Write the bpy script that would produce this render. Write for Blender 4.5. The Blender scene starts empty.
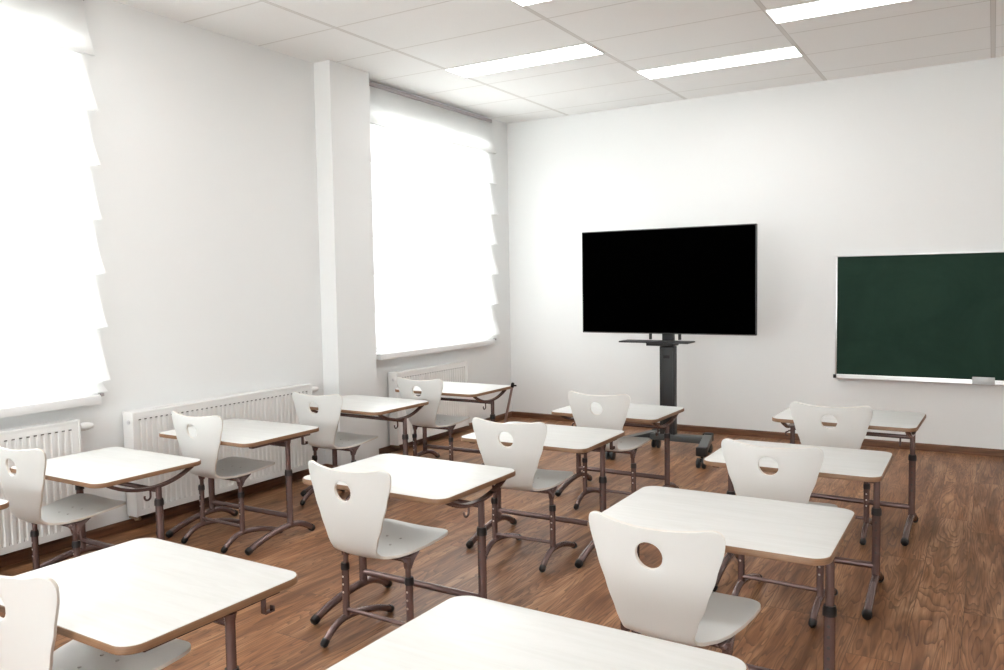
import bpy, math, random
from mathutils import Vector, Matrix
random.seed(7)
SC = bpy.context.scene
COL = SC.collection
PI = math.pi

# ---------------------------------------------------------------- materials
def new_mat(name):
    m = bpy.data.materials.new(name); m.use_nodes = True
    return m, m.node_tree, m.node_tree.nodes['Principled BSDF']

def plain(name, col, rough=.5, metal=0., spec=.5, coat=0.):
    m, nt, b = new_mat(name)
    b.inputs['Base Color'].default_value = (*col, 1)
    b.inputs['Roughness'].default_value = rough
    b.inputs['Metallic'].default_value = metal
    b.inputs['Specular IOR Level'].default_value = spec
    b.inputs['Coat Weight'].default_value = coat
    return m

def nd(nt, kind, **kw):
    n = nt.nodes.new(kind)
    for k, v in kw.items():
        if k in ('op',): n.operation = v
        else: n.inputs[k].default_value = v
    return n

def mth(nt, op, a, b=None, c=None):
    n = nt.nodes.new('ShaderNodeMath'); n.operation = op
    for i, v in enumerate((a, b, c)):
        if v is None: continue
        if isinstance(v, (int, float)): n.inputs[i].default_value = v
        else: nt.links.new(v, n.inputs[i])
    return n.outputs[0]

def ramp(nt, fac, stops):
    r = nt.nodes.new('ShaderNodeValToRGB')
    e = r.color_ramp.elements
    while len(e) < len(stops): e.new(.5)
    for i, (p, c) in enumerate(stops):
        e[i].position = p; e[i].color = (*c, 1)
    nt.links.new(fac, r.inputs[0])
    return r.outputs[0]

def mixc(nt, fac, a, b, mode='MIX'):
    n = nt.nodes.new('ShaderNodeMix'); n.data_type = 'RGBA'; n.blend_type = mode
    for i, v in ((0, fac), (6, a), (7, b)):
        if isinstance(v, (int, float)): n.inputs[i].default_value = v
        elif isinstance(v, tuple): n.inputs[i].default_value = (*v, 1)
        else: nt.links.new(v, n.inputs[i])
    return n.outputs[2]

def coords(nt):
    tc = nt.nodes.new('ShaderNodeTexCoord')
    sp = nt.nodes.new('ShaderNodeSeparateXYZ'); nt.links.new(tc.outputs['Object'], sp.inputs[0])
    return tc.outputs['Object'], sp.outputs

def comb(nt, x, y, z):
    n = nt.nodes.new('ShaderNodeCombineXYZ')
    for i, v in enumerate((x, y, z)):
        if isinstance(v, (int, float)): n.inputs[i].default_value = v
        else: nt.links.new(v, n.inputs[i])
    return n.outputs[0]

def noise(nt, vec, scale, detail=3, rough=.5, dist=0.):
    n = nt.nodes.new('ShaderNodeTexNoise')
    n.inputs['Scale'].default_value = scale; n.inputs['Detail'].default_value = detail
    n.inputs['Roughness'].default_value = rough; n.inputs['Distortion'].default_value = dist
    nt.links.new(vec, n.inputs['Vector'])
    return n.outputs['Fac']

def bump(nt, h, b, strength=.1, dist=.002):
    n = nt.nodes.new('ShaderNodeBump'); n.inputs['Strength'].default_value = strength
    n.inputs['Distance'].default_value = dist
    nt.links.new(h, n.inputs['Height']); nt.links.new(n.outputs[0], b.inputs['Normal'])

def mat_wall(name, col):
    m, nt, b = new_mat(name)
    v, s = coords(nt)
    n = noise(nt, v, 160, 2)
    n2 = noise(nt, v, .8, 2)
    c = mixc(nt, n2, tuple(x*.985 for x in col), col)
    nt.links.new(c, b.inputs['Base Color'])
    b.inputs['Roughness'].default_value = .75
    b.inputs['Specular IOR Level'].default_value = .25
    bump(nt, n, b, .12, .001)
    return m

def mat_floor():
    m, nt, b = new_mat('oak_plank_floor')
    v, s = coords(nt)
    PW, PL = .185, 1.25
    col = mth(nt, 'FLOOR', mth(nt, 'DIVIDE', s[0], PW))
    wn = nt.nodes.new('ShaderNodeTexWhiteNoise'); wn.noise_dimensions = '1D'
    nt.links.new(col, wn.inputs['W'])
    yo = mth(nt, 'ADD', mth(nt, 'DIVIDE', s[1], PL), mth(nt, 'MULTIPLY', wn.outputs['Value'], 7.3))
    row = mth(nt, 'FLOOR', yo)
    wn2 = nt.nodes.new('ShaderNodeTexWhiteNoise'); wn2.noise_dimensions = '2D'
    nt.links.new(comb(nt, col, row, 0), wn2.inputs['Vector'])
    rnd = wn2.outputs['Value']
    # cathedral grain: contour lines of a field stretched along each plank
    gv = comb(nt, mth(nt, 'ADD', mth(nt, 'MULTIPLY', s[0], 5.6), mth(nt, 'MULTIPLY', rnd, 37.)),
              mth(nt, 'MULTIPLY', s[1], .55), mth(nt, 'MULTIPLY', rnd, 19.))
    f = noise(nt, gv, 1.1, 3., .5, .35)
    rings = mth(nt, 'FRACT', mth(nt, 'MULTIPLY', f, 27.))
    rings = mth(nt, 'POWER', rings, 2.6)
    fv = comb(nt, mth(nt, 'MULTIPLY', s[0], 150.), mth(nt, 'MULTIPLY', s[1], 5.), rnd)
    fib = noise(nt, fv, 1., 4, .6)
    fv2 = comb(nt, mth(nt, 'MULTIPLY', s[0], 14.), mth(nt, 'MULTIPLY', s[1], 1.6), rnd)
    blot = noise(nt, fv2, 1., 3, .6, .6)
    base = ramp(nt, blot, [(.28, (.155, .062, .025)), (.5, (.315, .147, .069)), (.74, (.56, .32, .175))])
    c = mixc(nt, mth(nt, 'MULTIPLY', rings, .68), base, (.062, .025, .012))
    c = mixc(nt, mth(nt, 'MULTIPLY', mth(nt, 'SUBTRACT', fib, .36), 1.0), c, (.055, .023, .012))
    tone = ramp(nt, rnd, [(0., (.82, .82, .82)), (1., (1.1, 1.08, 1.06))])
    c = mixc(nt, 1., c, tone, 'MULTIPLY')
    fx = mth(nt, 'FRACT', mth(nt, 'DIVIDE', s[0], PW)); fy = mth(nt, 'FRACT', yo)
    ex = mth(nt, 'LESS_THAN', mth(nt, 'ABSOLUTE', mth(nt, 'SUBTRACT', fx, .5)), .5-.006)
    ey = mth(nt, 'LESS_THAN', mth(nt, 'ABSOLUTE', mth(nt, 'SUBTRACT', fy, .5)), .5-.0012)
    inn = mth(nt, 'MULTIPLY', ex, ey)
    c = mixc(nt, inn, (.09, .045, .025), c)
    nt.links.new(c, b.inputs['Base Color'])
    rg = mth(nt, 'ADD', mth(nt, 'MULTIPLY', fib, .15), .34)
    nt.links.new(rg, b.inputs['Roughness'])
    b.inputs['Specular IOR Level'].default_value = .28
    bump(nt, mth(nt, 'ADD', mth(nt, 'MULTIPLY', rings, -.3), inn), b, .15, .002)
    return m

def mat_wood(name, c0, c1, axis=1, rough=.45):
    m, nt, b = new_mat(name)
    v, s = coords(nt)
    sc = [60., 60., 60.]; sc[axis] = 4.
    vv = comb(nt, *[mth(nt, 'MULTIPLY', s[i], sc[i]) for i in range(3)])
    n = noise(nt, vv, 1., 4, .6, .4)
    nt.links.new(ramp(nt, n, [(.3, c0), (.7, c1)]), b.inputs['Base Color'])
    b.inputs['Roughness'].default_value = rough
    return m

def mat_laminate():
    m, nt, b = new_mat('white_maple_laminate')
    v, s = coords(nt)
    vv = comb(nt, mth(nt, 'MULTIPLY', s[0], 4.), mth(nt, 'MULTIPLY', s[1], 34.), s[2])
    n = noise(nt, vv, 1., 4, .6, .8)
    nt.links.new(ramp(nt, n, [(.32, (.600, .604, .585)), (.62, (.650, .655, .642))]), b.inputs['Base Color'])
    b.inputs['Roughness'].default_value = .38
    b.inputs['Specular IOR Level'].default_value = .45
    return m

def mat_plyedge():
    m, nt, b = new_mat('plywood_edge')
    v, s = coords(nt)
    st = mth(nt, 'FRACT', mth(nt, 'MULTIPLY', s[2], 160.))
    n = noise(nt, v, 40, 3)
    c = mixc(nt, mth(nt, 'MULTIPLY', st, .5), (.215, .110, .053), (.11, .050, .024))
    c = mixc(nt, mth(nt, 'MULTIPLY', n, .4), c, (.31, .18, .10))
    nt.links.new(c, b.inputs['Base Color']); b.inputs['Roughness'].default_value = .5
    return m

def mat_ceiling(gx0, gx, gy0, gy):
    m, nt, b = new_mat('ceiling_tiles')
    v, s = coords(nt)
    dx = mth(nt, 'MODULO', mth(nt, 'ADD', s[0], -gx0 + 10*gx + gx/2), gx)
    dx = mth(nt, 'ABSOLUTE', mth(nt, 'SUBTRACT', dx, gx/2))
    dy = mth(nt, 'MODULO', mth(nt, 'ADD', s[1], gy0 + 40*gy + gy/2), gy)
    dy = mth(nt, 'ABSOLUTE', mth(nt, 'SUBTRACT', dy, gy/2))
    lx = mth(nt, 'LESS_THAN', dx, .012); ly = mth(nt, 'LESS_THAN', dy, .007)
    sx = mth(nt, 'LESS_THAN', mth(nt, 'ABSOLUTE', mth(nt, 'SUBTRACT', dx, .0135)), .0018)
    line = mth(nt, 'MAXIMUM', lx, ly)
    line = mth(nt, 'MAXIMUM', line, sx)
    sp = noise(nt, v, 220, 2)
    tile = ramp(nt, sp, [(.3, (.89, .895, .89)), (.6, (.92, .925, .92))])
    c = mixc(nt, line, tile, (.74, .73, .71))
    c = mixc(nt, sx, c, (.60, .585, .57))
    nt.links.new(c, b.inputs['Base Color']); b.inputs['Roughness'].default_value = .85
    b.inputs['Specular IOR Level'].default_value = .2
    bump(nt, mth(nt, 'SUBTRACT', mth(nt, 'MULTIPLY', sp, .3), line), b, .25, .002)
    return m

def mat_board():
    m, nt, b = new_mat('green_chalkboard')
    v, s = coords(nt)
    n = noise(nt, v, 2.2, 5, .65, .6)
    n2 = noise(nt, comb(nt, mth(nt, 'MULTIPLY', s[0], 3.), s[1], mth(nt, 'MULTIPLY', s[2], 24.)), 1., 4, .6, .6)
    c = ramp(nt, n, [(.3, (.009, .026, .0175)), (.75, (.016, .040, .027))])
    c = mixc(nt, mth(nt, 'MULTIPLY', n2, .12), c, (.03, .055, .042))
    nt.links.new(c, b.inputs['Base Color']); b.inputs['Roughness'].default_value = .6
    b.inputs['Specular IOR Level'].default_value = .1
    return m

def mat_emit(name, col, st):
    m, nt, b = new_mat(name)
    b.inputs['Base Color'].default_value = (.9, .9, .9, 1)
    b.inputs['Emission Color'].default_value = (*col, 1)
    b.inputs['Emission Strength'].default_value = st
    return m

def mat_blind():
    m = bpy.data.materials.new('sheer_white_fabric'); m.use_nodes = True
    nt = m.node_tree; nt.nodes.clear()
    out = nt.nodes.new('ShaderNodeOutputMaterial')
    tr = nt.nodes.new('ShaderNodeBsdfTranslucent'); tr.inputs[0].default_value = (.80, .80, .80, 1)
    df = nt.nodes.new('ShaderNodeBsdfDiffuse'); df.inputs[0].default_value = (.88, .88, .87, 1)
    tp = nt.nodes.new('ShaderNodeBsdfTransparent')
    a = nt.nodes.new('ShaderNodeMixShader'); a.inputs[0].default_value = .45
    nt.links.new(tr.outputs[0], a.inputs[1]); nt.links.new(df.outputs[0], a.inputs[2])
    c = nt.nodes.new('ShaderNodeMixShader'); c.inputs[0].default_value = .05
    nt.links.new(a.outputs[0], c.inputs[1]); nt.links.new(tp.outputs[0], c.inputs[2])
    nt.links.new(c.outputs[0], out.inputs[0])
    return m

def mat_glass():
    m = bpy.data.materials.new('window_glass'); m.use_nodes = True
    nt = m.node_tree; nt.nodes.clear()
    out = nt.nodes.new('ShaderNodeOutputMaterial')
    tp = nt.nodes.new('ShaderNodeBsdfTransparent'); tp.inputs[0].default_value = (.96, .98, .97, 1)
    gl = nt.nodes.new('ShaderNodeBsdfGlossy'); gl.inputs['Roughness'].default_value = .02
    c = nt.nodes.new('ShaderNodeMixShader'); c.inputs[0].default_value = .06
    nt.links.new(tp.outputs[0], c.inputs[1]); nt.links.new(gl.outputs[0], c.inputs[2])
    nt.links.new(c.outputs[0], out.inputs[0])
    return m

GX0, GX, GY0, GY = .702, 1.2, .319, .6015
M = dict(
    wall=mat_wall('white_painted_plaster', (.815, .825, .825)),
    ceil=mat_ceiling(GX0, GX, GY0, GY),
    floor=mat_floor(),
    base=mat_wood('brown_baseboard', (.055, .020, .009), (.16, .066, .029), 1),
    baseb=mat_wood('brown_baseboard_back', (.065, .024, .010), (.19, .078, .034), 0),
    lam=mat_laminate(), edge=mat_plyedge(),
    under=plain('pale_laminate_underside', (.55, .47, .40), .6),
    chair=plain('white_lacquered_plywood', (.675, .680, .668), .33, 0, .5),
    chairedge=plain('pale_plywood_rim', (.66, .62, .57), .5),
    metal=plain('brown_grey_lacquered_steel', (.190, .128, .122), .26, .6),
    cap=plain('black_plastic', (.009, .007, .007), .45, 0, .3),
    pole=plain('pinkish_grey_metal', (.42, .31, .29), .35, .5),
    hole=plain('dark_hole', (.02, .018, .018), .7),
    screw=plain('zinc_screw', (.55, .53, .52), .3, .9),
    alu=plain('brushed_aluminium', (.72, .71, .72), .32, .85),
    board=mat_board(),
    screen=plain('black_screen', (.0004, .0004, .0004), .7, 0, .0),
    tvframe=plain('dark_grey_bezel', (.045, .045, .048), .4),
    cart=plain('charcoal_powder_coat', (.016, .017, .018), .45),
    cartlight=plain('slate_powder_coat', (.055, .060, .062), .42),
    rubber=plain('grey_black_rubber', (.030, .036, .040), .5),
    rad=plain('white_enamel', (.82, .82, .81), .32),
    radshade=plain('painted_flute_shade', (.12, .12, .12), .7),
    pipe=plain('brass_pipe_fitting', (.30, .21, .14), .4, .6),
    pvc=plain('white_pvc', (.82, .82, .82), .35),
    fabric=mat_blind(), glass=mat_glass(),
    rail=plain('grey_head_rail', (.42, .39, .40), .45),
    lamp=mat_emit('lit_diffuser', (1., .99, .975), 7.5),
    lampframe=plain('white_lamp_frame', (.8, .8, .79), .5),
    clear=plain('grey_translucent_plastic', (.46, .47, .48), .25),
    eraser=plain('grey_felt_eraser', (.42, .43, .44), .6),
)

# ---------------------------------------------------------------- mesh builder
class MB:
    def __init__(self): self.v = []; self.f = []; self.m = []
    def add(self, vs, fs, mi=0):
        o = len(self.v); self.v += [tuple(p) for p in vs]
        self.f += [tuple(i+o for i in f) for f in fs]; self.m += [mi]*len(fs)
    def box(self, x0, x1, y0, y1, z0, z1, mi=0, bev=0.):
        x0, x1 = min(x0, x1), max(x0, x1); y0, y1 = min(y0, y1), max(y0, y1); z0, z1 = min(z0, z1), max(z0, z1)
        b = min(bev, (x1-x0)/2.01, (y1-y0)/2.01, (z1-z0)/2.01)
        if b <= 0:
            vs = [(x, y, z) for z in (z0, z1) for y in (y0, y1) for x in (x0, x1)]
            self.add(vs, [(0, 2, 3, 1), (4, 5, 7, 6), (0, 1, 5, 4), (2, 6, 7, 3), (0, 4, 6, 2), (1, 3, 7, 5)], mi)
            return
        import bmesh
        bm = bmesh.new(); bmesh.ops.create_cube(bm, size=1)
        for v in bm.verts:
            v.co = Vector(((x0+x1)/2+v.co.x*(x1-x0), (y0+y1)/2+v.co.y*(y1-y0), (z0+z1)/2+v.co.z*(z1-z0)))
        bmesh.ops.bevel(bm, geom=bm.edges[:], offset=b, segments=2, profile=.5, affect='EDGES')
        bm.verts.index_update()
        self.add([v.co[:] for v in bm.verts], [[v.index for v in f.verts] for f in bm.faces], mi); bm.free()
    def tube(self, pts, r, n=14, mi=0, cap=True, sx=1.):
        pts = [Vector(p) for p in pts]; rs = r if isinstance(r, (list, tuple)) else [r]*len(pts)
        rings = []; prev = None
        for i, p in enumerate(pts):
            t = (pts[min(i+1, len(pts)-1)]-pts[max(i-1, 0)]).normalized()
            if prev is None:
                a = Vector((0, 0, 1)) if abs(t.z) < .9 else Vector((1, 0, 0))
                u = t.cross(a).normalized()
            else: u = (prev - t*prev.dot(t)).normalized()
            prev = u; w = t.cross(u)
            rings.append([p+u*math.cos(2*PI*k/n)*rs[i]*sx+w*math.sin(2*PI*k/n)*rs[i] for k in range(n)])
        vs = [q for R in rings for q in R]; fs = []
        for i in range(len(pts)-1):
            for k in range(n):
                a, b = i*n+k, i*n+(k+1) % n
                fs.append((a, b, b+n, a+n))
        if cap:
            fs.append(tuple(range(n-1, -1, -1))); fs.append(tuple(range((len(pts)-1)*n, len(pts)*n)))
        self.add(vs, fs, mi)
    def loft(self, loops, mi=0, cap=True):
        n = len(loops[0]); vs = [q for L in loops for q in L]; fs = []
        for i in range(len(loops)-1):
            for k in range(n):
                a, b = i*n+k, i*n+(k+1) % n
                fs.append((a, b, b+n, a+n))
        if cap:
            fs.append(tuple(range(n-1, -1, -1))); fs.append(tuple(range((len(loops)-1)*n, len(loops)*n)))
        self.add(vs, fs, mi)
    def disc(self, c, nrm, r, n=10, mi=0, th=.001):
        nrm = Vector(nrm).normalized(); c = Vector(c)
        self.tube([c, c+nrm*th], r, n, mi)
    def sheet(self, path, half, th, axis='x', mi=0):
        # flat bar swept along a path lying in the YZ plane, `half` wide to each side in X
        n = len(path); vs = []
        for i, (x, y, z) in enumerate(path):
            a, b = path[max(i-1, 0)], path[min(i+1, n-1)]
            t = Vector((0, b[1]-a[1], b[2]-a[2])).normalized(); q = Vector((0, -t.z, t.y))*th/2
            for sx, sn in ((-1, -1), (1, -1), (1, 1), (-1, 1)):
                vs.append((x+sx*half, y+q.y*sn, z+q.z*sn))
        fs = []
        for i in range(n-1):
            for k in range(4):
                a, b = i*4+k, i*4+(k+1) % 4
                fs.append((a, b, b+4, a+4))
        fs += [(3, 2, 1, 0), tuple(range((n-1)*4, n*4))]
        self.add(vs, fs, mi)
    def build(self, name, mats, parent=None, loc=(0, 0, 0), rot=(0, 0, 0), smooth=True, ang=35):
        if not isinstance(mats, (list, tuple)): mats = [mats]
        me = bpy.data.meshes.new(name); me.from_pydata(self.v, [], self.f)
        for mm in mats: me.materials.append(mm)
        me.polygons.foreach_set('material_index', self.m)
        import bmesh
        bm = bmesh.new(); bm.from_mesh(me); bmesh.ops.recalc_face_normals(bm, faces=bm.faces[:]); bm.to_mesh(me); bm.free()
        if smooth:
            me.shade_smooth(); me.set_sharp_from_angle(angle=math.radians(ang))
        me.update()
        o = bpy.data.objects.new(name, me); COL.objects.link(o)
        o.location = loc; o.rotation_euler = rot
        if parent: o.parent = parent
        return o

def empty(name, loc=(0, 0, 0), rz=0.):
    o = bpy.data.objects.new(name, None); COL.objects.link(o)
    o.empty_display_size = .1; o.location = loc; o.rotation_euler = (0, 0, rz)
    return o
def tag(o, label, cat, group=None):
    o['label'] = label; o['category'] = cat
    if group: o['group'] = group
    return o
def structure(o):
    o['kind'] = 'structure'; return o

def copy_tree(o, parent=None, shift=None):
    c = o.copy(); COL.objects.link(c)
    if parent: c.parent = parent
    for ch in list(o.children): copy_tree(ch, c)
    return c

def rrect(w, d, r, z, n=7, inset=0.):
    w, d, r = w/2-inset, d/2-inset, max(r-inset, .001); L = []
    for cx, cy, a0 in ((w-r, d-r, 0), (-(w-r), d-r, PI/2), (-(w-r), -(d-r), PI), (w-r, -(d-r), 3*PI/2)):
        for k in range(n+1):
            a = a0+PI/2*k/n; L.append((cx+r*math.cos(a), cy+r*math.sin(a), z))
    return L

# ---------------------------------------------------------------- the room
W, D, H = 6.2, 11.4, 3.058
T = .36
b = MB(); b.box(-.0, W, -D, 0, -.06, 0); structure(b.build('floor', M['floor'], smooth=False))
b = MB(); b.box(-T, W+.1, -D-.1, .1, H, H+.08); structure(b.build('ceiling', M['ceil'], smooth=False))
b = MB(); b.box(-T, W+.1, 0, .1, -.06, H); structure(b.build('wall_back', M['wall'], smooth=False))
b = MB(); b.box(W, W+.1, -D, 0, -.06, H); structure(b.build('wall_right', M['wall'], smooth=False))
b = MB(); WX = (1.1, 5.1, .75, 2.85)  # opening for the unseen window added for fill daylight
b.box(-T, WX[0], -D-.1, -D, -.06, H); b.box(WX[1], W+.1, -D-.1, -D, -.06, H)
b.box(WX[0], WX[1], -D-.1, -D, -.06, WX[2]); b.box(WX[0], WX[1], -D-.1, -D, WX[3], H)
structure(b.build('wall_front', M['wall'], smooth=False))
# left wall with two window openings
W1 = (-6.55, -4.66, .82, 2.76)
W2 = (-2.20, -.46, .845, 2.76)
b = MB()
ys = [-D, W1[0], W1[1], W2[0], W2[1], 0]
for i in range(5):
    if i in (1, 3):
        w = W1 if i == 1 else W2
        b.box(-T, 0, ys[i], ys[i+1], -.06, w[2]); b.box(-T, 0, ys[i], ys[i+1], w[3], H)
    else: b.box(-T, 0, ys[i], ys[i+1], -.06, H)
structure(b.build('wall_left', M['wall'], smooth=False))
b = MB(); b.box(0, .158, -2.80, -2.362, 0, H); structure(b.build('pillar', M['wall'], smooth=False))
# baseboards
BH = .058
b = MB()
prof = [(0, 0), (.016, 0), (.016, BH-.012), (.010, BH), (0, BH)]
def run(b, a, c, nrm):
    a, c, nrm = Vector(a), Vector(c), Vector(nrm)
    loops = [[tuple(p+nrm*x+Vector((0, 0, z))) for x, z in prof] for p in (a, c)]
    b.loft(loops)
run(b, (0, -D, 0), (0, -2.80, 0), (1, 0, 0)); run(b, (0, -2.80, 0), (.174, -2.80, 0), (0, -1, 0))
run(b, (.158, -2.80, 0), (.158, -2.362, 0), (1, 0, 0)); run(b, (0, -2.362, 0), (.174, -2.362, 0), (0, 1, 0))
run(b, (0, -2.362, 0), (0, 0, 0), (1, 0, 0))
structure(b.build('baseboard_left', M['base'], smooth=False))
b = MB(); run(b, (0, 0, 0), (W, 0, 0), (0, -1, 0)); structure(b.build('baseboard_back', M['baseb'], smooth=False))
b = MB(); run(b, (W, -D, 0), (W, 0, 0), (-1, 0, 0)); structure(b.build('baseboard_right', M['base'], smooth=False))

def make_window(name, w, sash):
    y0, y1, z0, z1 = w
    root = structure(empty(name, (-.26, (y0+y1)/2, z0)))
    hy, hz = (y1-y0)/2, z1-z0
    b = MB(); t = .06
    b.box(-.035, .035, -hy, -hy+t, 0, hz, bev=.004); b.box(-.035, .035, hy-t, hy, 0, hz, bev=.004)
    b.box(-.035, .035, -hy, hy, 0, t, bev=.004); b.box(-.035, .035, -hy, hy, hz-t, hz, bev=.004)
    b.build('window_frame', M['pvc'], root)
    for k in range(sash):
        a = -hy+t+(2*hy-2*t)*k/sash; c = -hy+t+(2*hy-2*t)*(k+1)/sash
        b = MB(); s = .05
        b.box(-.03, .045, a, a+s, t, hz-t, bev=.006); b.box(-.03, .045, c-s, c, t, hz-t, bev=.006)
        b.box(-.03, .045, a, c, t, t+s, bev=.006); b.box(-.03, .045, a, c, hz-t-s, hz-t, bev=.006)
        so = b.build('window_sash', M['pvc'], root)
        b = MB(); b.box(-.006, .0, a+s-.006, c-s+.006, t+s-.006, hz-t-s+.006); b.build('window_pane', M['glass'], so, smooth=False)
    b = MB(); b.box(.036, .26+.085, -hy-.02, hy+.02, -.045, .004, bev=.006)
    # sill keeps within the reveal behind the wall face
    b.build('window_sill', M['pvc'], root)
    return root
make_window('window_1', W1, 3)
make_window('window_2', W2, 3)

w_fill = make_window('window_added_fill', (-2.0, 2.0, .75, 2.85), 4)  # made-up window behind the camera, added to let in fill daylight
w_fill.location = (3.1, -D-.05, .75); w_fill.rotation_euler = (0, 0, PI/2)
for ch in w_fill.children:
    if ch.name.startswith('window_sill'): ch.scale.x = .4

def make_blind(y0, y1, label, z_rail, first, z_end):
    root = tag(empty('roman_blind', (.0, (y0+y1)/2, z_rail)), label, 'window blind', 'sheer roman blinds over the windows')
    hy = (y1-y0)/2
    b = MB(); b.box(.004, .042, -hy, hy, -.03, .0, bev=.004); b.box(.006, .03, -hy-.004, -hy, -.034, .004); b.box(.006, .03, hy, hy+.004, -.034, .004)
    b.build('head_rail', M['rail'], root)
    # profile rows: (x, z, flare)
    rows = []
    def seg(za, zb, big=1.):
        n = 9
        for k in range(n):
            t = k/(n-1)
            x = .030+.050*big*(t**1.7)
            rows.append((x, za+(zb-za)*t, .026*big*(t**2.2)))
        rows.append((.060*big, zb-.004, .016*big)); rows.append((.034, zb+.012, .0))
    zz = first; seg(-.012, zz-z_rail)
    while zz - .30 > z_end - .01:
        seg(zz-z_rail+.010, zz-.30-z_rail); zz -= .30
    seg(zz-z_rail+.010, z_end-.028-z_rail, .55)
    ny = 36; vs = []; fs = []
    for i, (x, z, fl) in enumerate(rows):
        for j in range(ny+1):
            u = -1+2*j/ny
            sag = .012*math.sin(u*9+i*.35)*min(1, fl*40) + .006*math.sin(u*23+i*.5)
            vs.append((x+sag*.5, u*(hy+fl), z-.010*(1-u*u)*min(1, fl*40)))
    for i in range(len(rows)-1):
        for j in range(ny):
            a = i*(ny+1)+j; fs.append((a, a+1, a+ny+2, a+ny+1))
    b = MB(); b.add(vs, fs); b.build('blind_fabric', M['fabric'], root, ang=60)
    zb = rows[-3][1]
    b = MB(); b.box(.028, .046, -hy+.01, hy-.01, zb-.022, zb-.010, bev=.003); b.build('bottom_bar', M['pvc'], root)
    for s in (-1, 1):
        b = MB(); b.box(.024, .050, s*(hy-.012)-.012, s*(hy-.012)+.012, zb-.026, zb-.006, bev=.003); b.build('bar_clip', M['rail'], root)
    return root
make_blind(-6.62, -4.60, 'sheer white roman blind over the near window, cut by the left picture edge', 3.03, 2.70, .865)
make_blind(-2.262, -.362, 'sheer white roman blind between the wall pillar and the back corner', 3.035, 2.70, .89)

# ceiling lights (1.2 x 0.3 recessed panels)
def make_light():
    root = empty('ceiling_light')
    b = MB(); w, d, t = .598, .149, .006
    for x0, x1, y0, y1 in ((-w, w, -d, -d+t), (-w, w, d-t, d), (-w, -w+t, -d, d), (w-t, w, -d, d)):
        b.box(x0, x1, y0, y1, -.008, 0)
    b.build('lamp_frame', M['lampframe'], root, smooth=False)
    b = MB(); b.box(-w+t, w-t, -d+t, d-t, -.006, -.001); b.build('lamp_diffuser', M['lamp'], root, smooth=False)
    return root
lamp0 = make_light()
lamps = [(1, -1.97, 'lit ceiling panel nearest the corner between window and back wall'),
         (2, -1.07, 'lit ceiling panel nearest the back wall, above the television'),
         (3, -1.97, 'lit ceiling panel above and in front of the blackboard'),
         (2, -3.17, 'lit ceiling panel at the top picture edge, only a corner showing'),
         (1, -4.57, None), (2, -5.27, None), (3, -5.3, None), (1, -6.2, None), (2, -7.4, None), (3, -8.0, None)]  # entries without a label: unseen panels added to brighten the room
for i, (c, y, lab) in enumerate(lamps):
    o = lamp0 if i == 0 else copy_tree(lamp0)
    o.location = (GX0+GX*(c-.5), y, H)
    tag(o, lab or 'added ceiling panel out of view, put in for more light', 'ceiling light', 'recessed ceiling light panels')

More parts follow.
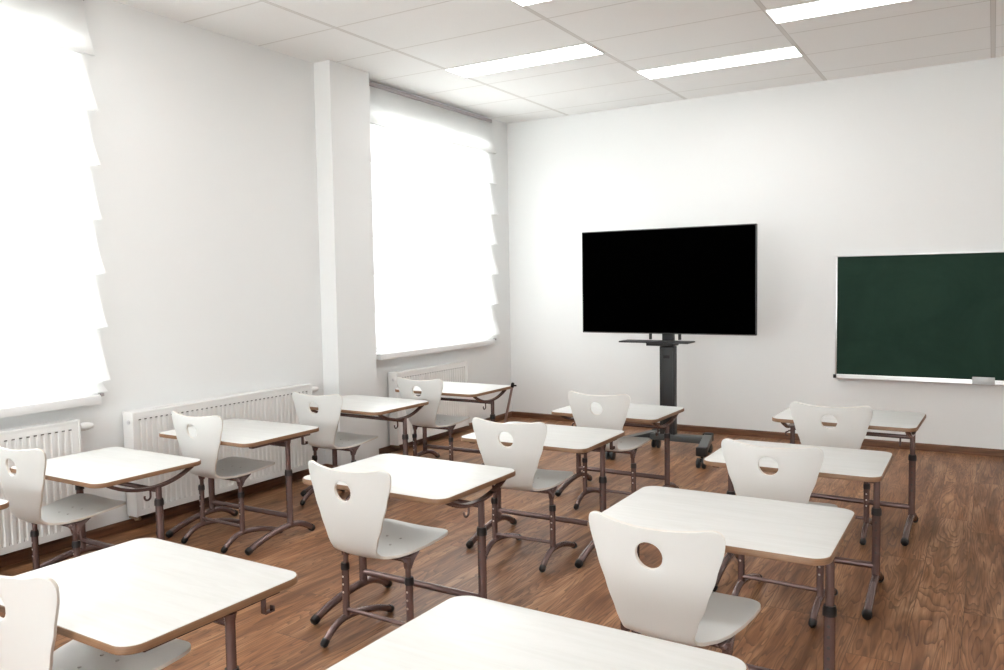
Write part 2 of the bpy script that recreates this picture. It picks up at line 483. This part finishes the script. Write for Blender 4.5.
# ---------------------------------------------------------------- radiators
def make_radiator(y0, y1, z0, z1, label, valve_end=True, low_valve=True):
    L = y1-y0
    root = tag(empty('radiator', (0, y0, 0)), label, 'radiator', 'white panel radiators')
    xf = .108
    # corrugated front panel
    n = max(4, round(L/.0385)); p = (L-.07)/n; o0 = .035
    b = MB(); cols = [(0, 0), (o0, 0)]
    zt, zb = z1-.055, z0+.05
    dep = .008
    ylist = [(.004, 0)]
    for k in range(n):
        a = o0+k*p
        ylist += [(a+p*.10, 0), (a+p*.24, 1), (a+p*.52, 1), (a+p*.66, 0)]
    ylist += [(L-.004, 0)]
    zr = [(z0+.004, 0), (zb-.012, 0), (zb, 1), (zt, 1), (zt+.012, 0), (z1-.012, 0)]
    vs = []; fs = []
    for y, r in ylist:
        for z, q in zr: vs.append((xf-dep*r*q, y, z))
    nz = len(zr)
    for i in range(len(ylist)-1):
        for j in range(nz-1):
            a = i*nz+j; fs.append((a, a+1, a+nz+1, a+nz))
    b.add(vs, fs)
    b.add([(xf-.012, y, z) for y in (.004, L-.004) for z in (z0+.004, z1-.012)], [(0, 1, 3, 2)])
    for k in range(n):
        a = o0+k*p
        b.box(xf-.0105, xf-.0005, a+p*.14, a+p*.62, zt+.003, zt+.009, 1)  # dark dashes: shade at the flute ends, put in as colour
    b.build('front_panel', [M['rad'], M['radshade']], root, ang=25)
    b = MB(); b.box(.02, .034, .004, L-.004, z0+.01, z1-.02); b.build('rear_panel', M['rad'], root)
    for s in (0, L):
        b = MB(); e = .012 if s == 0 else -.012
        b.box(.018, xf+.004, s, s+e, z0, z1, bev=.004)
        b.disc((.075, s if s == 0 else L, z1-.06), (0, -1 if s == 0 else 1, 0), .012, 12, 1, .006)
        b.build('side_panel', [M['rad'], M['alu']], root)
    b = MB(); m_ = int(L/.02)
    b.box(.018, .026, .006, L-.006, z1-.012, z1, bev=.002); b.box(xf-.008, xf+.002, .006, L-.006, z1-.016, z1, bev=.003)
    for k in range(m_):
        b.box(.026, xf-.008, .012+k*(L-.024)/m_, .012+(k+.55)*(L-.024)/m_, z1-.008, z1-.003)
    b.build('top_grille', M['rad'], root, smooth=True)
    if valve_end:
        b = MB(); yv = L
        b.tube([(.065, yv, z1-.05), (.065, yv+.022, z1-.05)], .011, 12, 1)
        b.tube([(.065, yv+.022, z1-.05), (.065, yv+.03, z1-.05), (.065, yv+.045, z1-.05), (.065, yv+.078, z1-.05), (.065, yv+.082, z1-.05)], [.016, .022, .024, .020, .014], 18, 0)
        b.tube([(.065, yv+.082, z1-.05), (.065, yv+.095, z1-.05)], .0145, 14, 2)
        b.build('thermostat_head', [M['rad'], M['alu'], M['pvc']], root)
    if low_valve:
        b = MB()
        b.tube([(.065, .03, z0-.028), (.065, .03, z0+.012)], .013, 12, 0); b.tube([(.065, .03, z0-.016), (.004, .03, z0-.016)], .009, 12, 0)
        b.tube([(.065, .03, z0-.016), (.094, .03, z0-.016)], .011, 6, 0)
        b.build('return_valve', M['pipe'], root)
    for yy in (L*.2, L*.8):
        b = MB(); b.box(.002, .022, yy-.015, yy+.015, z0+.08, z1-.08); b.build('wall_bracket', M['rad'], root)
    return root
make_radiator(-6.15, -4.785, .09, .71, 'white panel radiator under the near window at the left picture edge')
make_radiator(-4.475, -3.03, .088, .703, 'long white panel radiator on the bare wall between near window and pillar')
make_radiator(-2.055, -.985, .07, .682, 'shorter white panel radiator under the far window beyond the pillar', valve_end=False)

# ---------------------------------------------------------------- school desks
TW, TD, TT = .737, .566, .021
PX, PY = .320, .050          # posts
FY, FL = -.019, .250         # foot centre and half length
H0 = .60
def arch(x, y0, y1, yp, zend, ztop, n=15):
    P = []
    for k in range(n):
        t = k/(n-1); y = y0+(y1-y0)*t
        tp = (yp-y0)/(y1-y0)
        q = (t/tp) if t < tp else (1-t)/(1-tp)
        s = 1-(1-q)**2.0
        P.append((x, y, zend+(ztop-zend)*s))
    return P

def build_foot(root, x, y0, y1, yp, ztop, r):
    b = MB(); P = arch(x, y0+.012, y1-.012, yp, r+.003, ztop); b.tube(P, r, 14)
    foot = b.build('foot', M['metal'], root)
    for a, c in ((P[0], P[1]), (P[-1], P[-2])):
        a, c = Vector(a), Vector(c); t = (a-c).normalized()
        b = MB(); R = r*1.16
        b.tube([a-t*.015, a+t*.001, a+t*.009, a+t*.014], [R, R, R*.84, R*.45], 16)
        b.build('foot_cap', M['cap'], foot)
    return foot

def make_desk(kind):
    root = empty('school_desk')
    cz = .410 if kind == 'arc' else .376
    h = H0
    # tabletop and its plywood edge
    b = MB(); r = .055
    b.loft([rrect(TW, TD, r, h-TT, inset=.0035), rrect(TW, TD, r, h-.0022, inset=.0035), rrect(TW, TD, r, h-.0006, inset=.0042), rrect(TW, TD, r, h, inset=.006)])
    top = b.build('tabletop', M['lam'], root)
    b = MB()
    b.loft([rrect(TW, TD, r, h-TT+.0005, inset=.004), rrect(TW, TD, r, h-TT, inset=.002), rrect(TW, TD, r, h-TT+.002), rrect(TW, TD, r, h-.0035), rrect(TW, TD, r, h-.0015, inset=.0012), rrect(TW, TD, r, h-.0012, inset=.0036)], cap=False)
    b.build('edge_band', M['edge'], top)
    zu = h-TT
    for s in (-1, 1):
        x = s*PX
        # lower tube with collar and adjustment holes
        b = MB(); b.tube([(x, PY, .085), (x, PY, cz)], .0175, 18)
        for k in range(5):
            b.disc((x, PY-.0168, cz-.045-.034*k), (0, -1, 0), .0052, 10, 1, .0016)
        leg = b.build('leg', [M['metal'], M['hole']], root)
        b = MB(); b.tube([(x, PY, cz-.014), (x, PY, cz+.006), (x, PY, cz+.018)], [.0212, .0212, .0185], 18)
        b.build('collar', M['cap'], leg)
        b = MB(); ztop = (zu-.060) if kind == 'arc' else (zu-.018)
        b.tube([(x, PY, cz-.12), (x, PY, ztop)], .0137, 16)
        b.build('upper_post', M['metal'], root)
        build_foot(root, x, FY-FL, FY+FL, PY+.01, .082, .0172)
        if kind == 'arc':
            P = []; n = 17
            for k in range(n):
                t = -1+2*k/(n-1)
                P.append((x, PY-.030+t*.222, zu-.004-.058*(1-abs(t)**2.2)))
            b = MB(); b.sheet(P, .013, .008)
            b.tube([(p[0], p[1], p[2]-.004) for p in P], .0085, 10)
            b.build('arched_bracket', M['metal'], root)
        else:
            b = MB(); b.box(x-.016, x+.016, -.215, .215, zu-.020, zu-.0005, bev=.004)
            b.tube([(x, PY, zu-.045), (x, PY, zu-.02)], [.0137, .019], 14)
            b.build('side_rail', M['metal'], root)
    zr = zu-.084 if kind == 'arc' else zu-.048
    b = MB(); b.tube([(-PX, PY, zr), (PX, PY, zr)], .0115, 12)
    if kind != 'arc':
        for s in (-1, 1):
            b.loft([[(s*(PX-.004), PY-.006, zr-.010), (s*(PX-.004), PY+.006, zr-.010), (s*(PX-.004), PY+.006, zr+.026), (s*(PX-.004), PY-.006, zr+.026)],
                    [(s*(PX-.085), PY-.004, zr+.006), (s*(PX-.085), PY+.004, zr+.006), (s*(PX-.085), PY+.004, zr+.012), (s*(PX-.085), PY-.004, zr+.012)]])
    b.build('cross_rail', M['metal'], root)
    b = MB(); b.tube([(-PX, PY, .132), (PX, PY, .132)], .0145, 14, sx=1.)
    b.build('stretcher', M['metal'], root)
    # bag hooks
    if kind == 'arc':
        for x in (PX-.062, -PX-.05):
            if x < -PX: continue
            P = [(x, PY, zr)] + [(x, PY, zr-.03)]
            for k in range(8):
                a = PI*k/7*1.15; P.append((x, PY-.016+.016*math.cos(a), zr-.036-.016*math.sin(a)))
            b = MB(); b.tube(P, .0048, 8); b.build('bag_hook', M['metal'], root)
        x = -PX
        P = [(x, PY-.012, zr-.012), (x-.02, PY-.02, zr-.016)] + [(x-.02-.016*math.sin(PI*k/6), PY-.022, zr-.020-.012+.012*math.cos(PI*k/6)) for k in range(7)]
        b = MB(); b.tube(P, .0048, 8); b.build('bag_hook', M['metal'], root)
    else:
        for s in (-1, 1):
            x = s*PX
            b = MB(); b.box(x-.009, x+.009, .163, .169, zu-.066, zu-.016, bev=.002)
            b.box(x-.009, x+.009, .166, .200, zu-.068, zu-.063, bev=.002); b.box(x-.009, x+.009, .195, .200, zu-.068, zu-.052, bev=.002)
            b.build('bag_hook', M['metal'], root)
    return root

UP = ('tabletop', 'upper_post', 'arched_bracket', 'side_rail', 'cross_rail', 'bag_hook')
protos = {'arc': make_desk('arc'), 'rail': make_desk('rail')}
used = set()
desks = [  # x, y, height, turn, kind, label
    (.679, -5.007, .568, -.004, 'arc', 'low white desk before the wall gap between near and long radiators'),
    (.678, -4.191, .597, .011, 'rail', 'white desk standing in front of the long radiator, straight rail under its side'),
    (.720, -3.186, .619, -.022, 'arc', 'white desk standing in front of the wall pillar, arched bracket under its side'),
    (.815, -2.25, .618, -.003, 'arc', 'white desk under the far window, thin pole leaning at its corner'),
    (.765, -5.960, .600, 0, 'arc', 'white desk at the left picture edge, only one tabletop corner in view'),
    (2.288, -5.954, .583, -.007, 'rail', 'large near white desk with brown edge at the bottom left, chair seat under it'),
    (2.261, -4.668, .618, -.010, 'arc', 'brightly lit white desk second from the front in the middle row'),
    (2.287, -3.538, .597, .010, 'rail', 'white desk third from the front in the middle row, straight right leg'),
    (2.230, -2.392, .562, -.020, 'arc', 'white desk closest to the rolling television stand'),
    (3.558, -5.969, .631, -.017, 'rail', 'nearest white desk cut off by the bottom picture edge, no chair in view'),
    (3.597, -4.753, .640, .004, 'rail', 'white desk second from the front in the blackboard row, grey-brown legs'),
    (3.592, -3.519, .599, .009, 'rail', 'white desk third from the front in the blackboard row'),
    (3.649, -2.415, .625, -.026, 'arc', 'white desk closest to the green blackboard'),
]
for x, y, h, th, kind, lab in desks:
    o = protos[kind] if kind not in used else copy_tree(protos[kind])
    used.add(kind)
    o['dh'] = 0
    o.location = (x, y, 0); o.rotation_euler = (0, 0, th)
    tag(o, lab, 'desk', 'white adjustable school desks')
    for ch in o.children:
        if ch.name.split('.')[0] in UP: ch.location.z = h-H0+.004
    del o['dh']

# ---------------------------------------------------------------- school chairs
def lerp_tab(tab, s):
    for (a, va), (c, vc) in zip(tab, tab[1:]):
        if s <= c:
            t = (s-a)/(c-a) if c > a else 0
            t = max(0, min(1, t)); t = t*t*(3-2*t)*.5+t*.5
            return va+(vc-va)*t
    return tab[-1][1]

def make_chair():
    root = empty('school_chair')
    # centre line of the shell in the YZ plane, densely resampled by arc length
    ctrl = [(-.250, .744), (-.237, .66), (-.224, .57), (-.211, .495), (-.202, .445), (-.188, .411), (-.160, .390), (-.120, .382), (-.06, .384), (.02, .392), (.10, .402), (.160, .408), (.200, .405)]
    dense = []
    for i in range(len(ctrl)-1):
        p0, p1, p2, p3 = ctrl[max(i-1, 0)], ctrl[i], ctrl[i+1], ctrl[min(i+2, len(ctrl)-1)]
        for k in range(12):
            t = k/12
            dense.append(tuple(.5*((2*p1[j])+(-p0[j]+p2[j])*t+(2*p0[j]-5*p1[j]+4*p2[j]-p3[j])*t*t+(-p0[j]+3*p1[j]-3*p2[j]+p3[j])*t**3) for j in (0, 1)))
    dense.append(ctrl[-1])
    cum = [0]
    for a, c in zip(dense, dense[1:]): cum.append(cum[-1]+math.hypot(c[0]-a[0], c[1]-a[1]))
    S = cum[-1]
    def at(s):
        s = max(0, min(S, s))
        import bisect
        i = min(max(bisect.bisect(cum, s)-1, 0), len(cum)-2)
        t = (s-cum[i])/(cum[i+1]-cum[i])
        a, c = dense[i], dense[i+1]
        T = Vector((0, c[0]-a[0], c[1]-a[1])).normalized()
        return Vector((0, a[0]+(c[0]-a[0])*t, a[1]+(c[1]-a[1])*t)), Vector((0, -T.z, T.y))   # point, normal towards the sitter
    hw_tab = [(0, .216), (.06, .202), (.14, .179), (.22, .151), (.29, .124), (.335, .110), (.375, .110), (.41, .126), (.45, .149), (.50, .168), (.56, .181), (.63, .189), (.70, .190), (S, .184)]
    rt, rf = .052, .070
    def hw(s):
        w = lerp_tab(hw_tab, s)
        if s < rt: w -= rt-math.sqrt(max(0, rt*rt-(rt-s)**2))
        e = S-s
        if e < rf: w -= (rf-math.sqrt(max(0, rf*rf-(rf-e)**2)))
        return w
    cv = [(0, 1.02), (.2, .95), (.33, .75), (.40, .45), (.46, .28), (S, .20)]
    def surf(w, s):
        u = w/.2
        top = max(0, 1-s/.14)
        s2 = s+.014*max(0, 1-u*u)*top
        fr = max(0, 1-(S-s)/.08)
        s2 = s2 + .0*fr
        p, n = at(s2)
        if s2 > S: p = p + Vector((0, 1, -.2))*(s2-S)
        q = p+n*(lerp_tab(cv, s)*w*w)
        q.x = w
        return q
    # rows: fine near rounded ends
    srows = [0, .0008, .003, .007, .013, .020, .027, .036]
    hc, hr = .088, .0405
    rows_mid = [.036+(.142-.036)*k/6 for k in range(1, 7)]
    srows += rows_mid
    s = .142
    while s < S-rf-.012: s += .0135; srows.append(s)
    s_l = srows[-1]
    srows += [s_l+(S-rf-s_l)*.999] if S-rf-s_l > .003 else []
    for e in (.055, .042, .031, .021, .013, .007, .003, .0008, 0): srows.append(S-e)
    NU = 20
    # columns: the middle six keep a fixed width band around the hand hole in the back
    def col_w(j, s):
        u = -1+2*j/NU
        w = hw(s)
        band = .050
        k = max(0, min(1, (s-.18)/.12)); k = k*k*(3-2*k)
        i0, i1 = 6, 14
        if i0 <= j <= i1: wa = -band+2*band*(j-i0)/(i1-i0)
        elif j < i0: wa = -w+(w-band)*j/i0
        else: wa = band+(w-band)*(j-i1)/(NU-i1)
        return wa*(1-k)+u*w*k
    V = []; F = []; idx = {}
    for i, s in enumerate(srows):
        for j in range(NU+1):
            idx[i, j] = len(V); V.append(surf(col_w(j, s), s))
    r0 = srows.index(.036); r1 = r0+6
    c0, c1 = 6, 14
    for i in range(len(srows)-1):
        for j in range(NU):
            if r0 <= i < r1 and c0 <= j < c1: continue
            F.append((idx[i, j], idx[i, j+1], idx[i+1, j+1], idx[i+1, j]))
    ring = [(r0, j) for j in range(c0, c1)]+[(i, c1) for i in range(r0, r1)]+[(r1, j) for j in range(c1, c0, -1)]+[(i, c0) for i in range(r1, r0, -1)]
    inner = []
    N = len(ring)
    for k, (i, j) in enumerate(ring):
        w, s = col_w(j, srows[i]), srows[i]
        a = math.atan2(s-hc, w)
        inner.append(len(V)); V.append(surf(hr*math.cos(a), hc+hr*1.09*math.sin(a)))
    for k in range(N):
        a, c = idx[ring[k]], idx[ring[(k+1) % N]]
        F.append((a, inner[k], inner[(k+1) % N], c))
    b = MB(); b.add(V, F)
    shell = b.build('seat_shell', [M['chair'], M['chairedge']], root, ang=70)
    md = shell.modifiers.new('thickness', 'SOLIDIFY'); md.thickness = .0105; md.offset = 0; md.material_offset_rim = 1
    md.use_even_offset = True
    bv = shell.modifiers.new('soft_edge', 'BEVEL'); bv.width = .0028; bv.segments = 2; bv.limit_method = 'ANGLE'; bv.angle_limit = math.radians(50)
    # screws
    for x in (-.035, .035):
        for y in (-.02, .045):
            p = surf(x, min(range(0, 720), key=lambda q: abs(at(q/1000)[0].y-y)+(0 if q > 380 else 9))/1000)
            b = MB(); b.tube([(x, y, p.z+.003), (x, y, p.z+.0068), (x, y, p.z+.008)], [.0055, .0055, .003], 10); b.build('screw', M['screw'], shell)
    lx, ly, cz = .165, -.066, .288
    for s in (-1, 1):
        x = s*lx
        b = MB(); b.tube([(x, ly, .085), (x, ly, cz)], .0145, 16)
        for k in range(3): b.disc((x, ly-.0139, cz-.04-.032*k), (0, -1, 0), .0042, 8, 1, .0012)
        leg = b.build('leg', [M['metal'], M['screw']], root)
        b = MB(); b.tube([(x, ly, cz-.013), (x, ly, cz+.006), (x, ly, cz+.015)], [.0178, .0178, .0155], 16); b.build('collar', M['cap'], leg)
        # upper post straight up to the seat, with a plate flaring forward under it
        zt = .380
        b = MB(); b.tube([(x*.97, ly, cz-.08), (x*.97, ly, zt)], .0108, 12)
        b.build('upper_post', M['metal'], root)
        b = MB(); e = x*.97
        b.loft([[(e-.0105, ly-.009, .335), (e+.0105, ly-.009, .335), (e+.0105, ly+.010, .335), (e-.0105, ly+.010, .335)],
                [(e-.009, ly-.016, .360), (e+.009, ly-.016, .360), (e+.009, ly+.028, .360), (e-.009, ly+.028, .360)],
                [(e-s*.010-.009, ly-.035, .379), (e-s*.010+.009, ly-.035, .379), (e-s*.010+.009, ly+.080, .386), (e-s*.010-.009, ly+.080, .386)]])
        b.build('seat_bracket', M['metal'], root, ang=50)
        build_foot(root, x, -.205, .215, ly, .080, .0142)
    b = MB(); b.tube([(-lx, ly, .112), (lx, ly, .112)], .0088, 12); b.build('stretcher', M['metal'], root)
    b = MB(); b.tube([(-lx+.008, ly+.004, .366), (lx-.008, ly+.004, .366)], .0105, 12); b.build('seat_rail', M['metal'], root)
    return root
chair0 = make_chair()
chairs = [  # x, rear corner y, turn in degrees, label
    (.715, -5.43, 0, 'white chair with round hand hole at the left picture edge, by the near window radiator'),
    (.695, -4.489, -.8, 'white chair in front of the middle of the long radiator, whole frame in view'),
    (.715, -3.603, 1.4, 'white chair before the far end of the long radiator, facing the pillar desk'),
    (.835, -2.695, -.4, 'white chair in front of the radiator under the far window'),
    (2.275, -6.285, 0, 'nearest white chair cut off at the bottom left corner, hand hole at the edge'),
    (2.289, -5.071, -1.5, 'bright white chair with black foot caps at the second middle-row desk'),
    (2.316, -3.943, 2.9, 'white chair third from the front in the middle row'),
    (2.313, -2.879, -1.1, 'white chair in front of the desk by the television stand'),
    (3.535, -5.205, -4.2, 'largest whole-backed white chair, just beyond the desk cut by the bottom edge'),
    (3.569, -3.957, -3., 'white chair in the middle of the blackboard row, between two desks'),
    (3.607, -2.775, -.3, 'white chair farthest back in the blackboard row, nearest the blackboard'),
]
for i, (x, y, a, lab) in enumerate(chairs):
    o = chair0 if i == 0 else copy_tree(chair0)
    th = math.radians(a)
    o.location = (x-math.sin(th)*.2, y+.2*math.cos(th), 0); o.rotation_euler = (0, 0, th)
    tag(o, lab, 'chair', 'white school chairs')

# ---------------------------------------------------------------- television on its rolling stand
tv = tag(empty('television', (2.05, -.985, .975)), 'large black flat television on a rolling stand before the back wall', 'television')
tw, thh = .735, .858
b = MB(); b.box(-tw, tw, -.018, .018, 0, thh, bev=.006); b.build('tv_casing', M['tvframe'], tv)
b = MB(); b.box(-tw+.008, tw-.008, -.0195, -.0165, .010, thh-.008); b.build('screen', M['screen'], tv, smooth=False)
b = MB(); b.box(-.45, .45, .0175, .028, .06, .62, bev=.004); b.build('rear_housing', M['cart'], tv)

st = tag(empty('television_stand', (2.060, -.935, 0)), 'dark grey rolling stand with column, shelf and casters carrying the television', 'tv stand')
b = MB(); b.box(-.066, .060, -.035, .035, .135, .872, bev=.006)
b.box(-.048, -.044, -.038, -.034, .15, .83); b.box(.044, .048, -.038, -.034, .15, .83)
col = b.build('column', M['cart'], st)
b = MB(); b.box(-.032, .022, -.0385, -.034, .772, .80, bev=.002); b.build('cable_slot', M['cap'], col)
b = MB(); b.box(-.046, .046, -.028, .028, .84, 1.30, bev=.004); b.build('inner_column', M['cart'], st)
b = MB(); b.box(-.21, .33, -.05, .05, .092, .145, bev=.006); b.build('base_bar', M['cartlight'], st)
def sweep(b, a, c, hw_, z0, z1, z2, mi=0):
    a, c = Vector((*a, 0)), Vector((*c, 0)); t = (c-a).normalized(); n = Vector((-t.y, t.x, 0))*hw_
    L = []
    for p, zt in ((a, z1), (c, z2)):
        L.append([tuple(p+n+Vector((0, 0, z0))), tuple(p-n+Vector((0, 0, z0))), tuple(p-n+Vector((0, 0, zt))), tuple(p+n+Vector((0, 0, zt)))])
    b.loft(L, mi)
LEGS = [((-.30, -.50), (-.14, .10)), ((.425, -.47), (.30, .10))]
for a, c in LEGS:
    b = MB(); sweep(b, a, c, .033, .096, .150, .150); leg = b.build('base_leg', M['cartlight'], st, ang=20)
    for e, o_ in ((a, -1), (c, 1)):
        b = MB(); b.box(e[0]-.038, e[0]+.038, e[1]-.035, e[1]+.035, .090, .158, bev=.008); b.build('end_cap', M['cart'], leg)
for cx, cy in (LEGS[0][0], LEGS[0][1], LEGS[1][0], LEGS[1][1]):
    b = MB(); b.tube([(cx, cy, .052), (cx, cy, .09)], .010, 12); b.box(cx-.008, cx+.008, cy-.03, cy+.006, .045, .074, bev=.003)
    ca = b.build('caster', M['cart'], st)
    for s in (-1, 1):
        b = MB(); x = cx+s*.021
        b.tube([(x-.011, cy-.016, .0375), (x-.009, cy-.016, .0375), (x+.009, cy-.016, .0375), (x+.011, cy-.016, .0375)], [.030, .0375, .0375, .030], 22)
        b.build('wheel', M['rubber'], ca)
b = MB(); b.box(-.335, .245, -.25, -.06, .912, .924, bev=.003); b.box(-.13, .10, -.17, -.036, .884, .912, bev=.004)
b.build('shelf', M['cart'], st)
for x in (-.150, .10):
    b = MB(); b.box(x-.012, x+.012, -.021, -.006, .925, 1.6, bev=.003); b.build('mount_rail', M['cart'], st)
b = MB(); b.box(-.2, .2, -.006, .004, 1.1, 1.3, bev=.003); b.build('mount_plate', M['cart'], st)

# ---------------------------------------------------------------- blackboard
X0, X1, Z0, Z1 = 3.200, 5.20, .568, 1.594
bb = tag(empty('blackboard', ((X0+X1)/2, 0, Z0)), 'dark green chalkboard with thin aluminium frame on the back wall', 'blackboard')
hx, hz = (X1-X0)/2, Z1-Z0
b = MB(); b.box(-hx+.012, hx-.012, -.024, -.004, .012, hz-.012); b.build('writing_surface', M['board'], bb, smooth=False)
b = MB()
b.box(-hx, -hx+.015, -.030, 0, .03, hz, bev=.003); b.box(hx-.016, hx, -.030, 0, .03, hz, bev=.003); b.box(-hx, hx, -.030, 0, hz-.011, hz, bev=.003)
b.build('board_frame', M['alu'], bb)
b = MB(); b.box(-hx+.012, hx-.012, -.034, 0, 0, .03, bev=.003); b.box(-hx+.03, hx-.03, -.085, -.03, -.004, .004, bev=.0015); b.box(-hx+.03, hx-.03, -.087, -.082, -.004, .016, bev=.0015)
b.build('chalk_tray', M['alu'], bb)
for s in (-1, 1):
    b = MB(); b.box(s*hx-.012, s*hx+.012, -.036, 0, -.004, .026, bev=.004); b.build('corner_cap', M['cap'], bb)
er = tag(empty('chalk_holder', (4.285, -.0865, Z0+.010)), 'small grey translucent holder clipped over the chalk tray of the blackboard', 'chalk holder')
b = MB()
b.box(-.075, .075, -.030, -.026, -.010, .050, bev=.0015); b.box(-.075, .075, -.004, -.0005, -.010, .030, bev=.001); b.box(-.075, .075, -.028, -.001, -.010, -.006, bev=.001)
b.box(-.075, -.071, -.029, -.001, -.010, .040, bev=.001); b.box(.071, .075, -.029, -.001, -.010, .040, bev=.001)
b.build('holder_box', M['clear'], er)
b = MB(); b.box(-.070, .070, -.0255, -.0045, -.0055, .020, bev=.003); b.build('felt_pad', M['eraser'], er)

# ---------------------------------------------------------------- leaning pole in the far corner
pr_ = tag(empty('leaning_pole', (.945, -1.83, 0)), 'thin pinkish metal pole with dark tip leaning on the corner desk under the far window', 'pole')
A, B = Vector((0, 0, .008)), Vector((.227, -.125, .640))
t = (B-A).normalized()
b = MB(); b.tube([A, A+(B-A)*.5, B-t*.03], [.0105, .010, .0095], 12); b.build('shaft', M['pole'], pr_)
b = MB(); b.tube([B-t*.035, B-t*.006, B], [.014, .013, .008], 12); b.box(B.x-.006, B.x+.03, B.y-.006, B.y+.006, B.z-.026, B.z-.014, bev=.002); b.build('tip', M['cap'], pr_)
b = MB(); b.tube([A-t*.004, A+t*.03], .0125, 12); b.build('rubber_foot', M['cap'], pr_)

# ---------------------------------------------------------------- light and camera
w = bpy.data.worlds.new('overcast_sky'); SC.world = w; w.use_nodes = True
nt = w.node_tree; bg = nt.nodes['Background']
tc = nt.nodes.new('ShaderNodeTexCoord'); sp = nt.nodes.new('ShaderNodeSeparateXYZ'); nt.links.new(tc.outputs['Generated'], sp.inputs[0])
c = ramp(nt, mth(nt, 'ADD', mth(nt, 'MULTIPLY', sp.outputs[2], .5), .5), [(.44, (.98, .98, .97)), (.54, (.95, .97, 1.)), (1., (1., 1., 1.))])
nt.links.new(c, bg.inputs[0]); bg.inputs[1].default_value = 12.5
w.cycles.sampling_method = 'AUTOMATIC'

cam = bpy.data.cameras.new('camera'); co = bpy.data.objects.new('camera', cam); COL.objects.link(co)
r = Vector((0.85594984, 0.51679536, -0.01650534)); u = Vector((-0.01878615, 0.06298364, 0.99783773)); f = Vector((-0.51671748, 0.85378897, -0.06361943))
mw = Matrix(((r.x, u.x, -f.x, 4.332268), (r.y, u.y, -f.y, -7.329632), (r.z, u.z, -f.z, 1.409475), (0, 0, 0, 1)))
co.matrix_world = mw
cam.sensor_fit = 'HORIZONTAL'; cam.sensor_width = 36.; cam.lens = 811.1413/1004*36
cam.clip_start = .05; cam.clip_end = 200
SC.camera = co
vs = SC.view_settings
vs.view_transform = 'Standard'; vs.look = 'None'; vs.gamma = 1.; vs.exposure = .29; vs.use_curve_mapping = False
cy = SC.cycles
cy.use_denoising = True; cy.max_bounces = 10; cy.diffuse_bounces = 6; cy.glossy_bounces = 4; cy.transparent_max_bounces = 12; cy.transmission_bounces = 6
cy.sample_clamp_indirect = 6.
